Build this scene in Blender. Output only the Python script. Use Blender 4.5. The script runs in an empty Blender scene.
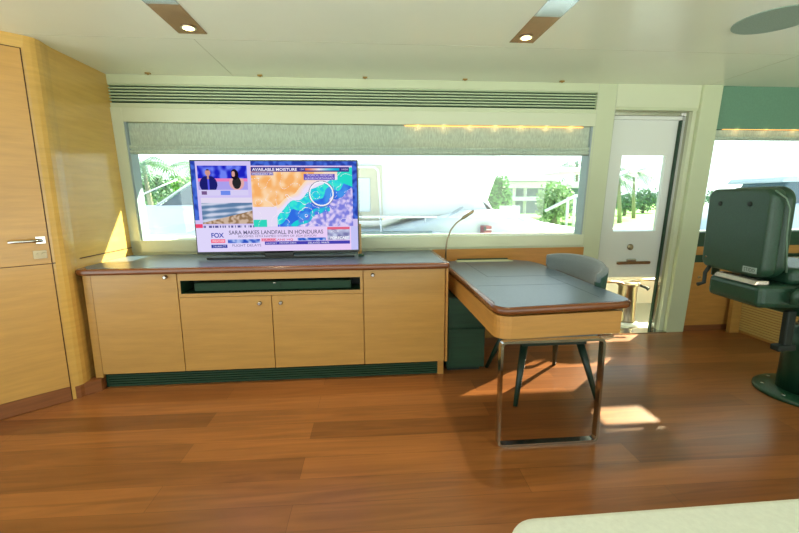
import bpy, bmesh, math, random
from mathutils import Vector, Matrix
random.seed(7)
SC = bpy.context.scene
COL = SC.collection
PI = math.pi

# ---------------------------------------------------------------- camera model (solved from the photograph)
F, PITCH, YAW, ROLL, H = 404.3, .16654, .08503, -.00553, 1.32
_cp, _sp, _cy, _sy = math.cos(PITCH), math.sin(PITCH), math.cos(YAW), math.sin(YAW)
FW = Vector((_sy*_cp, _cy*_cp, -_sp)); RT0 = Vector((_cy, -_sy, 0)); UP0 = Vector((_sy*_sp, _cy*_sp, _cp))
RT = RT0*math.cos(ROLL) + UP0*math.sin(ROLL); UP = UP0*math.cos(ROLL) - RT0*math.sin(ROLL)
def at(x, y, Y):
    r = FW + RT*((x-399.5)/F) + UP*((266.5-y)/F); t = Y/r.y
    return (r.x*t, H + r.z*t)
WY0, WS = 3.62, .066                  # the window wall leans inwards
def wy(z): return WY0 - WS*z

# ---------------------------------------------------------------- materials
def lin(c): return tuple(((v/255)/12.92 if v/255 <= .04045 else ((v/255+.055)/1.055)**2.4) for v in c)
MATS = {}
def mat(name, rgb, rough=.5, metal=0, spec=.5, noise=None, bump=0, coat=0, emit=None, estr=1, alpha=None, sheen=0):
    """noise=(scale xyz, strength): gentle procedural variation of the base colour"""
    m = bpy.data.materials.new(name); m.use_nodes = True; nt = m.node_tree; b = nt.nodes['Principled BSDF']
    c = lin(rgb) + (1,)
    b.inputs['Base Color'].default_value = c; b.inputs['Roughness'].default_value = rough
    b.inputs['Metallic'].default_value = metal; b.inputs['Specular IOR Level'].default_value = spec
    b.inputs['Coat Weight'].default_value = coat; b.inputs['Coat Roughness'].default_value = .08
    b.inputs['Sheen Weight'].default_value = sheen
    if noise:
        sc, st = noise
        tc = nt.nodes.new('ShaderNodeTexCoord'); mp = nt.nodes.new('ShaderNodeMapping'); mp.inputs['Scale'].default_value = sc
        nz = nt.nodes.new('ShaderNodeTexNoise'); nz.inputs['Scale'].default_value = 1; nz.inputs['Detail'].default_value = 6; nz.inputs['Roughness'].default_value = .65
        mx = nt.nodes.new('ShaderNodeMix'); mx.data_type = 'RGBA'
        a_ = tuple(max(0, v*(1-st)) for v in c[:3]) + (1,); b_ = tuple(min(1, v*(1+st)) for v in c[:3]) + (1,)
        mx.inputs[6].default_value = a_; mx.inputs[7].default_value = b_
        rp = nt.nodes.new('ShaderNodeMapRange'); rp.inputs['From Min'].default_value = .3; rp.inputs['From Max'].default_value = .7
        L = nt.links.new
        L(tc.outputs['Object'], mp.inputs[0]); L(mp.outputs[0], nz.inputs['Vector']); L(nz.outputs['Fac'], rp.inputs['Value'])
        L(rp.outputs[0], mx.inputs[0]); L(mx.outputs[2], b.inputs['Base Color'])
        if bump:
            bp = nt.nodes.new('ShaderNodeBump'); bp.inputs['Strength'].default_value = bump; bp.inputs['Distance'].default_value = .004
            L(nz.outputs['Fac'], bp.inputs['Height']); L(bp.outputs[0], b.inputs['Normal'])
    if emit:
        b.inputs['Emission Color'].default_value = lin(emit) + (1,); b.inputs['Emission Strength'].default_value = estr
    MATS[name] = m
    return m
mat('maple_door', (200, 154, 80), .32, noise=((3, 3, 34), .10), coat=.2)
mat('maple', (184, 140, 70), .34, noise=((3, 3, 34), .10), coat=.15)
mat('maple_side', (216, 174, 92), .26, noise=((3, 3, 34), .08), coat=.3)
mat('oak', (184, 132, 62), .42, noise=((4, 3, 40), .12), coat=.1)
mat('groove', (78, 44, 18), .7)
mat('walnut', (134, 82, 44), .4, noise=((3, 3, 60), .2))
mat('edge_wood', (112, 62, 28), .25, noise=((4, 30, 30), .3), coat=.3)
mat('leather_top', (78, 96, 112), .30, noise=((60, 60, 60), .12), bump=.2)
mat('leather_inlay', (72, 92, 110), .26, noise=((60, 60, 60), .12), bump=.2)
mat('cream', (196, 206, 172), .42, noise=((1.3, 1.3, 1.3), .03))
mat('cream_frame', (206, 214, 184), .35)
mat('ceiling_paint', (238, 246, 230), .24, spec=.4, noise=((.8, .8, .8), .03))
mat('seam', (186, 194, 172), .6)
mat('vent_dark', (16, 58, 34), .7)
mat('vent_slat', (178, 196, 158), .5)
mat('linen', (180, 196, 178), .95, noise=((90, 90, 22), .22), bump=.6)
mat('green_panel', (100, 142, 118), .7, noise=((70, 70, 70), .08))
mat('black_plastic', (18, 26, 22), .3)
mat('black_matte', (16, 30, 22), .6)
mat('chrome', (190, 190, 184), .14, metal=1)
mat('steel', (150, 136, 108), .28, metal=1, noise=((20, 20, 3), .15))
mat('brass', (150, 120, 60), .3, metal=1)
mat('teak', (120, 84, 44), .4, noise=((20, 4, 4), .25))
mat('dark_cabinet', (24, 62, 40), .5, noise=((3, 3, 40), .25))
mat('kick_grille', (30, 62, 36), .6)
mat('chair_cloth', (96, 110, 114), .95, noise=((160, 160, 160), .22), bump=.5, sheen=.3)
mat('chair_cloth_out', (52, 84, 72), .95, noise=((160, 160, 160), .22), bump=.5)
mat('chair_leg', (20, 46, 34), .4)
mat('helm_leather', (32, 66, 48), .38, noise=((140, 140, 140), .35), bump=.3)
mat('helm_piping', (96, 124, 104), .5)
mat('helm_metal', (22, 62, 42), .35, noise=((60, 60, 60), .2))
mat('helm_trim', (196, 186, 176), .25, metal=.8)
mat('badge', (150, 168, 160), .4)
mat('boucle', (232, 236, 222), .85, noise=((50, 50, 50), .05), bump=.2)
mat('brown_reflection', (150, 104, 48), .25, metal=.55, noise=((6, 40, 6), .12))  # brown reflection in the mirrored ceiling strips, put into the colour
mat('pale_mirror', (190, 196, 204), .12, metal=.7)
mat('speaker_grey', (150, 176, 166), .8, noise=((200, 200, 200), .15))
mat('lamp_glow', (255, 230, 170), .5, emit=(255, 226, 150), estr=14)
mat('led', (255, 190, 110), .5, emit=(255, 176, 90), estr=2)
mat('gelcoat', (222, 228, 222), .3, coat=.4)
mat('gelcoat_deck', (176, 176, 160), .6)
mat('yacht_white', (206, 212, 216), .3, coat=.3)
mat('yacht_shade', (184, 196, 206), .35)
mat('yacht_glass', (70, 96, 112), .06, spec=.8)
mat('beige_out', (176, 170, 150), .6)
mat('rail_out', (230, 232, 232), .25, metal=.3)
mat('dark_strip', (70, 78, 74), .5)
mat('concrete_white', (232, 232, 226), .8, noise=((2, 2, 2), .04))
mat('building_glass', (110, 132, 140), .15)
mat('leaf_green', (108, 164, 74), .7, noise=((3, 3, 3), .3))
mat('leaf_pale', (156, 184, 128), .7, noise=((3, 3, 3), .3))
mat('leaf_far', (112, 144, 116), .8, noise=((1, 1, 1), .3))
mat('palm_leaf', (104, 140, 108), .6)
mat('bark', (140, 136, 116), .9)
mat('lawn', (132, 176, 84), .9, noise=((1, 1, 1), .2))
mat('water', (104, 132, 140), .12, noise=((.6, 2, 1), .2), bump=.6)
mat('reveal_grey', (150, 168, 172), .5)
mat('flag_red', (150, 86, 90), .6)
mat('louvre_cloth', (206, 176, 104), .6)

def glass_mat(name, rgb, k):
    m = bpy.data.materials.new(name); m.use_nodes = True; nt = m.node_tree; nt.nodes.clear()
    o = nt.nodes.new('ShaderNodeOutputMaterial'); t = nt.nodes.new('ShaderNodeBsdfTransparent'); g = nt.nodes.new('ShaderNodeBsdfGlossy')
    g.inputs['Roughness'].default_value = .02; t.inputs[0].default_value = rgb + (1,)
    mx = nt.nodes.new('ShaderNodeMixShader'); mx.inputs[0].default_value = k
    nt.links.new(t.outputs[0], mx.inputs[1]); nt.links.new(g.outputs[0], mx.inputs[2]); nt.links.new(mx.outputs[0], o.inputs[0])
    MATS[name] = m
glass_mat('glass', (.96, 1.0, .985), .04)

def floor_mat():
    m = bpy.data.materials.new('floor_planks'); m.use_nodes = True; nt = m.node_tree; b = nt.nodes['Principled BSDF']; L = nt.links.new; N = nt.nodes.new
    tc = N('ShaderNodeTexCoord'); mp = N('ShaderNodeMapping'); mp.inputs['Rotation'].default_value = (0, 0, .02); mp.inputs['Location'].default_value = (.37, .05, 0)
    L(tc.outputs['Object'], mp.inputs[0])
    br = N('ShaderNodeTexBrick'); br.offset = .37; br.offset_frequency = 2
    for k, v in (('Scale', 1), ('Brick Width', 1.7), ('Row Height', .165), ('Mortar Size', .0010), ('Mortar Smooth', .1), ('Bias', -.1)): br.inputs[k].default_value = v
    br.inputs['Color1'].default_value = lin((156, 98, 50)) + (1,); br.inputs['Color2'].default_value = lin((116, 70, 34)) + (1,)
    br.inputs['Mortar'].default_value = lin((104, 62, 28)) + (1,)
    L(mp.outputs[0], br.inputs['Vector'])
    m2 = N('ShaderNodeMapping'); m2.inputs['Scale'].default_value = (1.1, 15, 1); L(tc.outputs['Object'], m2.inputs[0])
    nz = N('ShaderNodeTexNoise'); nz.inputs['Scale'].default_value = 1; nz.inputs['Detail'].default_value = 8; nz.inputs['Distortion'].default_value = 1.8; L(m2.outputs[0], nz.inputs['Vector'])
    rp = N('ShaderNodeMapRange'); rp.inputs['From Min'].default_value = .3; rp.inputs['From Max'].default_value = .7; rp.inputs['To Min'].default_value = .76; rp.inputs['To Max'].default_value = 1.2
    L(nz.outputs['Fac'], rp.inputs['Value'])
    mu = N('ShaderNodeVectorMath'); mu.operation = 'SCALE'; L(br.outputs['Color'], mu.inputs[0]); L(rp.outputs[0], mu.inputs['Scale'])
    L(mu.outputs[0], b.inputs['Base Color']); b.inputs['Roughness'].default_value = .3; b.inputs['Coat Weight'].default_value = .15; b.inputs['Coat Roughness'].default_value = .15
    MATS['floor'] = m
floor_mat()

def vcol_emit(name, strength=1.0):
    m = bpy.data.materials.new(name); m.use_nodes = True; nt = m.node_tree; nt.nodes.clear()
    o = nt.nodes.new('ShaderNodeOutputMaterial'); e = nt.nodes.new('ShaderNodeEmission'); a = nt.nodes.new('ShaderNodeVertexColor'); a.layer_name = 'Col'
    e.inputs[1].default_value = strength
    nt.links.new(a.outputs[0], e.inputs[0]); nt.links.new(e.outputs[0], o.inputs[0]); MATS[name] = m
vcol_emit('screen_picture', 1.0)
def emit_mat(rgb):
    n = 'glyph_%d_%d_%d' % rgb
    if n in MATS: return n
    m = bpy.data.materials.new(n); m.use_nodes = True; nt = m.node_tree; nt.nodes.clear()
    o = nt.nodes.new('ShaderNodeOutputMaterial'); e = nt.nodes.new('ShaderNodeEmission'); e.inputs[0].default_value = lin(rgb) + (1,)
    nt.links.new(e.outputs[0], o.inputs[0]); MATS[n] = m
    return n

# ---------------------------------------------------------------- mesh helpers
class MB:
    def __init__(s): s.bm = bmesh.new(); s.mi = []; s.smooth = False
    def _m(s, fs, m):
        if m is None: return
        if m not in s.mi: s.mi.append(m)
        for f in fs: f.material_index = s.mi.index(m)
    def hexa(s, v, m=None, bev=0, seg=2):
        vs = [s.bm.verts.new(p) for p in v]
        fs = [s.bm.faces.new([vs[i] for i in q]) for q in ((0,3,2,1),(4,5,6,7),(0,1,5,4),(1,2,6,5),(2,3,7,6),(3,0,4,7))]
        if bev:
            es = list({e for f in fs for e in f.edges})
            r = bmesh.ops.bevel(s.bm, geom=es, offset=bev, segments=seg, affect='EDGES', profile=.5)
            fs = list({f for v_ in r['verts'] for f in v_.link_faces} | {f for f in fs if f.is_valid})
        s._m(fs, m); return s
    def box(s, x0, x1, y0, y1, z0, z1, m=None, bev=0, seg=2):
        return s.hexa([(x0,y0,z0),(x1,y0,z0),(x1,y1,z0),(x0,y1,z0),(x0,y0,z1),(x1,y0,z1),(x1,y1,z1),(x0,y1,z1)], m, bev, seg)
    def wall(s, x0, x1, z0, z1, d0, d1, m=None, bev=0, x0t=None, x1t=None):
        """box lying along the leaning window wall; d = distance into the room"""
        a = x0 if x0t is None else x0t; b = x1 if x1t is None else x1t
        return s.hexa([(x0,wy(z0)-d1,z0),(x1,wy(z0)-d1,z0),(x1,wy(z0)-d0,z0),(x0,wy(z0)-d0,z0),
                       (a,wy(z1)-d1,z1),(b,wy(z1)-d1,z1),(b,wy(z1)-d0,z1),(a,wy(z1)-d0,z1)], m, bev)
    def ringed(s, pts, fn, w0, w1, m=None, bev=0, seg=4):
        """closed outline pts (u,v) swept from w0 to w1 through fn(u,v,w), its rims rounded by bev"""
        q = [p for i, p in enumerate(pts) if math.hypot(p[0]-pts[i-1][0], p[1]-pts[i-1][1]) > 1e-5]; n = len(q)
        area = sum(q[i-1][0]*q[i][1]-q[i][0]*q[i-1][1] for i in range(n))
        sg = 1 if area > 0 else -1; nr = []
        for i in range(n):
            e0 = Vector(q[i])-Vector(q[i-1]); e1 = Vector(q[(i+1)%n])-Vector(q[i])
            n0 = Vector((e0.y,-e0.x)).normalized()*sg; n1 = Vector((e1.y,-e1.x)).normalized()*sg
            t = (n0+n1); t = t/max(.35, t.length_squared/2) if t.length > 1e-6 else n0
            nr.append(t)
        levels = []
        if bev:
            for k in range(seg+1):
                th = PI/2*k/seg; levels.append((bev*(1-math.sin(th)), w0+bev*(1-math.cos(th))))
            for k in range(seg+1):
                th = PI/2*(1-k/seg); levels.append((bev*(1-math.sin(th)), w1-bev*(1-math.cos(th))))
        else: levels = [(0,w0),(0,w1)]
        rings = [[s.bm.verts.new(fn(q[i][0]-nr[i].x*d, q[i][1]-nr[i].y*d, w)) for i in range(n)] for d, w in levels]
        fs = [s.bm.faces.new(list(reversed(rings[0]))), s.bm.faces.new(rings[-1])]
        for a, b in zip(rings, rings[1:]):
            for i in range(n):
                f = s.bm.faces.new([a[i],a[(i+1)%n],b[(i+1)%n],b[i]]); f.smooth = bool(bev); fs.append(f)
        s._m(fs, m); return s
    def prism(s, pts, z0, z1, m=None, bev=0, seg=4): return s.ringed(pts, lambda u,v,w: (u,v,w), z0, z1, m, bev, seg)
    def prism_xz(s, pts, y0, y1, m=None, bev=0, seg=4): return s.ringed(pts, lambda u,v,w: (u,w,v), y0, y1, m, bev, seg)
    def tube(s, pts, r, m=None, n=12, caps=True, sx=1.0):
        pts = [Vector(p) for p in pts]; rs = r if isinstance(r, (list, tuple)) else [r]*len(pts)
        rings = []; up = Vector((0,0,1)); prev = None
        for i, p in enumerate(pts):
            t = (pts[min(i+1,len(pts)-1)] - pts[max(i-1,0)]).normalized()
            if prev is None:
                ref = Vector((1,0,0)) if abs(t.x) < .9 else Vector((0,1,0))
                u = t.cross(ref).normalized()
            else:
                u = (prev - t*prev.dot(t)).normalized()
            prev = u; w = t.cross(u)
            rings.append([s.bm.verts.new(p + (u*math.cos(2*PI*k/n)*sx + w*math.sin(2*PI*k/n))*rs[i]) for k in range(n)])
        fs = []
        for a, b in zip(rings, rings[1:]):
            for k in range(n): fs.append(s.bm.faces.new([a[k],a[(k+1)%n],b[(k+1)%n],b[k]]))
        for f in fs: f.smooth = True
        if caps: fs.append(s.bm.faces.new(list(reversed(rings[0])))); fs.append(s.bm.faces.new(rings[-1]))
        s._m(fs, m); return s
    def lathe(s, prof, c=(0,0,0), m=None, n=32, axis='z'):
        rings = []
        for r, h in prof:
            rg = []
            for k in range(n):
                a = 2*PI*k/n; q = (r*math.cos(a), r*math.sin(a), h)
                if axis == 'y': q = (q[0], q[2], q[1])
                if axis == 'x': q = (q[2], q[0], q[1])
                rg.append(s.bm.verts.new((c[0]+q[0], c[1]+q[1], c[2]+q[2])))
            rings.append(rg)
        fs = []
        for a, b in zip(rings, rings[1:]):
            for k in range(n):
                f = s.bm.faces.new([a[k],a[(k+1)%n],b[(k+1)%n],b[k]]); f.smooth = True; fs.append(f)
        fs.append(s.bm.faces.new(list(reversed(rings[0])))); fs.append(s.bm.faces.new(rings[-1]))
        s._m(fs, m); return s
    def build(s, name, m=None, parent=None, smooth=False):
        if s.mi == []: s.mi = [m]
        bmesh.ops.recalc_face_normals(s.bm, faces=s.bm.faces)
        me = bpy.data.meshes.new(name); s.bm.to_mesh(me); s.bm.free()
        for k in s.mi: me.materials.append(MATS[k])
        if smooth:
            for p in me.polygons: p.use_smooth = True
        o = bpy.data.objects.new(name, me); COL.objects.link(o)
        if parent:
            o.parent = parent
            if parent.type == 'EMPTY' or True:
                o.matrix_parent_inverse = parent_world(parent).inverted()
        return o
def parent_world(p):
    m = Matrix.LocRotScale(p.location, p.rotation_euler, p.scale)
    if p.parent: m = parent_world(p.parent) @ p.matrix_parent_inverse @ m
    return m
def tag(o, label=None, cat=None, group=None, kind=None):
    if label: o['label'] = label
    if cat: o['category'] = cat
    if group: o['group'] = group
    if kind: o['kind'] = kind
    return o
def empty(name, loc, label, cat, group=None):
    o = bpy.data.objects.new(name, None); COL.objects.link(o); o.location = loc; o.empty_display_size = .05
    return tag(o, label, cat, group)
def struct(o, label=None): o['kind'] = 'structure'; (label and tag(o, label)); return o
def arc(cx, cy, r, a0, a1, n=8): return [(cx+r*math.cos(a0+(a1-a0)*i/n), cy+r*math.sin(a0+(a1-a0)*i/n)) for i in range(n+1)]
def rrect(x0, x1, y0, y1, r, n=6):
    return arc(x1-r,y1-r,r,0,PI/2,n)+arc(x0+r,y1-r,r,PI/2,PI,n)+arc(x0+r,y0+r,r,PI,1.5*PI,n)+arc(x1-r,y0+r,r,1.5*PI,2*PI,n)

CZ = 2.27      # ceiling height
# ================================================================ THE ROOM
YB, XR, XL = -2.6, 5.6, -3.6
struct(MB().prism([(XL,YB),(XR,YB),(XR,3.64),(XL,3.64)], -.06, 0).build('floor', 'floor'), 'brown wood plank floor with boards running along the window wall')
c = struct(MB().prism([(XL,YB),(XR,YB),(XR,3.62),(XL,3.62)], CZ, CZ+.06).build('ceiling', 'ceiling_paint'), 'glossy pale painted ceiling')
g = MB()
g.box(XL, XR, 2.71, 2.713, CZ-.0012, CZ+.001); 
g.box(-1.0, -.9975, 2.71, 3.46, CZ-.0012, CZ+.001)
g.build('ceiling_seam', 'seam', c)
MB().box(2.98, 2.985, -.5, 3.46, CZ-.0015, CZ+.001).build('ceiling_seam', 'seam', c)

# window wall
w = MB()
w.wall(-2.2, 3.12, 2.205, CZ, -.12, 0)
w.wall(-2.2, -1.957, 2.065, 2.205, -.12, 0)
w.wall(1.997, 3.12, 2.065, 2.205, -.12, 0)
w.wall(-1.957, 1.997, 2.065, 2.205, -.12, -.035)
w.wall(-2.2, 2.165, 1.925, 2.065, -.12, 0)
w.wall(-2.2, -1.87, .985, 1.925, -.12, 0)
w.wall(1.987, 2.165, .985, 1.925, -.12, 0)
w.wall(-2.2, 2.165, .868, .985, -.12, 0)
w.wall(-2.2, .6, 0, .868, -.12, 0)
w.wall(2.02, 2.165, 0, .868, -.12, 0)
wall = struct(w.build('wall_back', 'cream'), 'cream window wall leaning slightly inwards')
p = MB(); p.wall(.6, 2.02, 0, .868, -.12, 0); p.build('lower_panel', 'oak', wall)
p = MB()
p.wall(2.165, 2.17, 0, 2.27, -.002, .0015); p.wall(1.962+.04, 2.006, .87, 2.27, -.002, .0015); p.wall(.25,.253,1.925,2.065,-.002,.0012)
p.build('panel_joint', 'seam', wall)
p = MB(); p.wall(2.17, 3.12, 2.09, CZ, -.12, .004); p.build('door_header', 'cream_frame', wall)
p = MB(); p.wall(2.94, 3.125, 0, CZ, -.12, .03, bev=.006, x0t=2.93, x1t=3.11); p.build('door_pillar', 'cream', wall)
p = MB(); p.wall(2.895, 2.94, 0, 2.09, -.12, -.01); p.build('door_jamb', 'cream_frame', wall)

# air vent above the window
v = MB(); v.wall(-1.955, 1.995, 2.067, 2.203, -.034, -.026, 'vent_dark')
for k in range(6):
    z = 2.081 + k*.0225
    v.wall(-1.955, 1.995, z, z+.010, -.026, -.003, 'vent_slat')
v = tag(v.build('air_vent'), 'long slatted air vent above the main window', 'vent')

# main window
f = MB()
f.wall(-1.957, -1.87, .885, 2.03, 0, .012, bev=.003, x0t=-1.957); f.wall(-1.957, 2.0, .885, .985, 0, .012, bev=.003)
f.wall(-1.957, 2.0, 1.925, 2.03, 0, .010, bev=.003)
win = struct(f.build('window_1', 'cream_frame'), 'wide main window in the cream wall')
g = MB(); g.wall(-1.86, 1.985, .99, 1.93, -.112, -.106); g.build('window_pane', 'glass', win)
f = MB(); f.wall(-1.87, -1.855, .985, 1.925, -.115, 0, x0t=-1.87); f.wall(1.972, 1.987, .985, 1.925, -.115, 0); f.build('window_reveal', 'reveal_grey', win)

def blind(x0, x1, z0, z1, label, folds, group=None):
    b = MB(); n = 40
    prof = [(0.03, z1)]
    # hanging flat cloth then stacked folds at the bottom
    zt = z0 + folds*.035
    prof += [(.032, zt + (z1-zt)*.5), (.034, zt)]
    for k in range(folds):
        za = zt - k*.035
        prof += [(.055, za-.006), (.062, za-.018), (.052, za-.030), (.036, za-.035)]
    rows = []
    for d, z in prof:
        rows.append([b.bm.verts.new((x0+(x1-x0)*i/n, wy(z)+.055-d+ .002*math.sin(i*1.7+z*30), z + .0015*math.sin(i*.9+z*9))) for i in range(n+1)])
    for a, c_ in zip(rows, rows[1:]):
        for i in range(n): b.bm.faces.new([a[i], a[i+1], c_[i+1], c_[i]]).smooth = True
    b.wall(x0, x1, z0+.002, z1, -.06, -.034)
    return tag(b.build('roman_blind', 'linen'), label, 'blind')
blind(-1.853, 1.97, 1.685, 1.922, 'grey green roman blind drawn up across the top of the wide main window', 2)
blind(3.135, 5.4, 1.825, 1.91, 'narrow folded roman blind under the dark green panel at right', 1)
# LED strips glowing above the blinds
def led(x0, x1, z, label, n):
    s = MB(); s.wall(x0, x1, z, z+.006, -.014, -.004)
    o = tag(s.build('led_strip', 'led'), label, 'light strip')
    for i in range(n):
        l = bpy.data.lights.new('led_glow', 'POINT'); l.energy = .05; l.color = (1, .55, .25); l.shadow_soft_size = .01
        lo = bpy.data.objects.new('led_glow', l); COL.objects.link(lo)
        lo.location = (x0+(x1-x0)*(i+.5)/n, wy(z)-.004, z-.004)
led(.35, 1.9, 1.915, 'warm light strip glowing above the right half of the main blind', 7)
led(3.2, 4.6, 1.912, 'warm light strip glowing above the narrow blind at right', 5)

# clips along the ceiling joint
for i, x in enumerate((-1.616, -.786, .025, .831, 1.647)):
    k = MB(); k.box(x-.018, x+.018, 3.405, 3.43, CZ-.008, CZ); k.lathe([(.006,-.014),(.006,0)], (x,3.417,CZ-.001), n=10)  # small brown spots along the ceiling edge, built as brass blocks
    tag(k.build('ceiling_mark', 'brass'), 'small dark brass clip on the ceiling edge, %s' % ('nearest the left wall','above the left half of the television','just right of the television','above the reading lamp','nearest the side door')[i], 'mark', 'clips along the ceiling edge')

# ---- helm side of the wall
h = MB()
h.wall(3.12, XR, 1.915, CZ, -.12, 0, 'green_panel')
h.wall(3.12, XR, .855, .99, -.12, .01, 'dark_cabinet')
h.wall(3.12, XR, .775, .855, -.12, .012, 'oak')
h.wall(3.12, XR, .70, .775, -.12, .0, 'dark_cabinet')
h.wall(3.12, XR, .06, .70, -.12, .005, 'oak')
h.wall(3.12, XR, 0, .06, -.12, -.012, 'walnut')
hw = struct(h.build('wall_right'), 'helm side wall with dark green upper panel and orange wood below')
k = MB(); k.lathe([(.013,0),(.013,.012),(.009,.018)], (3.20, wy(.555)-.03, .555), 'chrome', 16, 'y'); k.build('latch', 'chrome', hw)
g = struct(MB().wall(3.13, XR, .99, 1.915, -.112, -.106).build('window_2', 'glass'), 'helm window behind the helm chair')
# wall end
struct(MB().box(XR, XR+.08, YB, 3.64, 0, CZ).build('wall_far_right', 'cream'))

# helm console with louvred rear face (faces the room), mostly outside the frame
hc = empty('helm_console', (4.3, 3.2, 0), 'low wooden helm console with pale louvred side behind the helm chair', 'console')
MB().box(3.66, 4.9, 2.75, 3.55, 0, .70).build('body', 'oak', hc)
MB().box(3.62, 4.95, 2.70, 3.55, .70, .745, bev=.01).build('console_top', 'gelcoat', hc)
l = MB()
for i in range(26):
    z = .03 + i*.0245
    l.box(3.645, 3.659, 2.80, 3.53, z, z+.015)
l.build('louvre', 'louvre_cloth', hc)
MB().box(3.55, 3.66, 3.52, 3.56, .0, .70).build('corner_post', 'maple', hc)

# ---- left bulkhead
def facet(A, B, z0, z1, th, m, b):      # vertical slab on the outside of line A->B (room side on the right of A->B)
    ax, ay = A; bx, by = B; L = math.hypot(bx-ax, by-ay); nx, ny = -(by-ay)/L*th, (bx-ax)/L*th
    b.hexa([(ax,ay,z0),(bx,by,z0),(bx+nx,by+ny,z0),(ax+nx,ay+ny,z0),(ax,ay,z1),(bx,by,z1),(bx+nx,by+ny,z1),(ax+nx,ay+ny,z1)], m)
    return b
A0 = (-3.52, 1.387); PB = (-1.965, 2.72)          # diagonal bulkhead line, room at right/front
ux, uy = (.28/.3688, .24/.3688)
def dp(t, off=0): return (PB[0]-ux*t + uy*off, PB[1]-uy*t - ux*off)   # t back along the bulkhead, off into the room
outl = [dp(2.0), dp(0)] + [(-1.945,2.742),(-1.932,2.765),(-1.930,2.80),(-1.936,2.84),(-1.945,2.88),(-1.95,2.95),(-1.95,3.62),(-2.25,3.62),(-2.25,3.0),(-3.6,1.8)]
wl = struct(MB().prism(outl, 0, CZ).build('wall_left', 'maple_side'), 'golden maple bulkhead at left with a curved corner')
# horizontal groove
g = MB(); g.box(-1.955, -1.9475, 2.9, 3.55, .924, .931); facet(dp(2.0,.002), dp(0,.002), .924, .931, .004, None, g)
g.build('wall_groove', 'groove', wl)
# door in the diagonal bulkhead
dl = MB(); facet(dp(1.15,.012), dp(.02,.012), .10, .925, .012, None, dl); facet(dp(1.15,.012), dp(.02,.012), .930, 2.19, .012, None, dl)
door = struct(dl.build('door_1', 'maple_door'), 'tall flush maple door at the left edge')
g = MB(); facet(dp(1.16,.004), dp(.014,.004), 0, 2.197, .003, None, g); g.build('door_gap', 'groove', door)
g = MB(); facet(dp(1.15,.013), dp(.02,.013), .004, .098, .013, None, g); g.build('kick_plate', 'walnut', door)
def onface(t, z, off): x, y = dp(t, off); return (x, y, z)
hm = MB(); hm.tube([onface(.055,1.078,.012), onface(.055,1.078,.055), onface(.075,1.078,.065), onface(.205,1.078,.065)], .009, n=12)
facet(dp(.078,.02), dp(.034,.02), 1.058, 1.10, .008, None, hm); hm.build('door_handle', 'chrome', door)
hm = MB(); facet(dp(.10,.018), dp(.035,.018), .965, 1.015, .006, None, hm)
hm.tube([onface(.05,.99,.018), onface(.05,.99,.03)], .012); hm.tube([onface(.08,.99,.018), onface(.08,.99,.027)], .008); hm.build('door_lock', 'steel', door)
bb = struct(MB().prism([(-1.99,2.70),(-1.94,2.742),(-1.93,2.765),(-1.86,2.83),(-1.86,2.88),(-1.935,2.88),(-2.0,2.76)], 0, .085).build('baseboard_left', 'walnut'), 'dark walnut skirting at the foot of the bulkhead')

# ================================================================ TV CONSOLE
con = empty('media_console', (-.63, 3.18, 0), 'long low maple cabinet with dark top under the main window', 'cabinet')
XA, XB, YF = -1.90, .585, 2.84
b = MB()
b.box(XA, XB, YF+.02, 3.50, .11, .655)
b.box(XA, -1.29, YF+.02, 3.50, .655, .83); b.box(-.02, XB, YF+.02, 3.50, .655, .83)
b.box(-1.29, -.02, 3.12, 3.50, .655, .83)
b.box(-1.292, -.018, YF+.02, 3.12, .655, .676); b.box(-1.292, -.018, YF+.02, 3.12, .772, .83)
b.box(XB-.004, XB+.012, YF, 3.5, .11, .83)
b.build('body', 'oak', con)
# open niche frame
n_ = MB()
n_.box(-1.285,-.022, YF-.004, YF+.02, .655,.679,'maple'); n_.box(-1.285,-.022, YF-.004, YF+.02, .772,.835,'maple')
n_.box(-1.285,-1.270, YF-.004, YF+.02, .679,.772,'maple'); n_.box(-.040,-.022, YF-.004, YF+.02, .679,.772,'maple')
n_.box(-1.27,-.04, 3.05, 3.06, .679,.772,'black_matte')
n_.box(-1.273,-1.268, YF, 3.06, .679,.772,'dark_cabinet'); n_.box(-.042,-.037, YF, 3.06, .679,.772,'dark_cabinet')
n_.box(-1.27,-.04, YF, 3.06, .677,.680,'dark_cabinet')
n_.build('niche_frame', None, con)
def cdoor(x0, x1, z0, z1, kx, kz, lab=None):
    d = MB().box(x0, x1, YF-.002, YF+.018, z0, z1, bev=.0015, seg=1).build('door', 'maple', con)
    q = MB(); q.lathe([(.014,0),(.014,-.004),(.006,-.006),(.006,-.014),(.012,-.017),(.013,-.024),(.009,-.028)], (kx, YF-.002, kz), None, 16, 'y'); q.build('knob', 'chrome', d)
cdoor(-1.845, -1.292, .115, .835, -1.36, .80)
cdoor(-1.287, -.666, .115, .652, -.745, .60)
cdoor(-.661, -.022, .115, .652, -.60, .60)
cdoor(-.016, .572, .115, .835, .05, .785)
MB().box(-1.90, -1.85, YF+.004, YF+.018, .09, .835).build('side_filler', 'maple', con)
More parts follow.
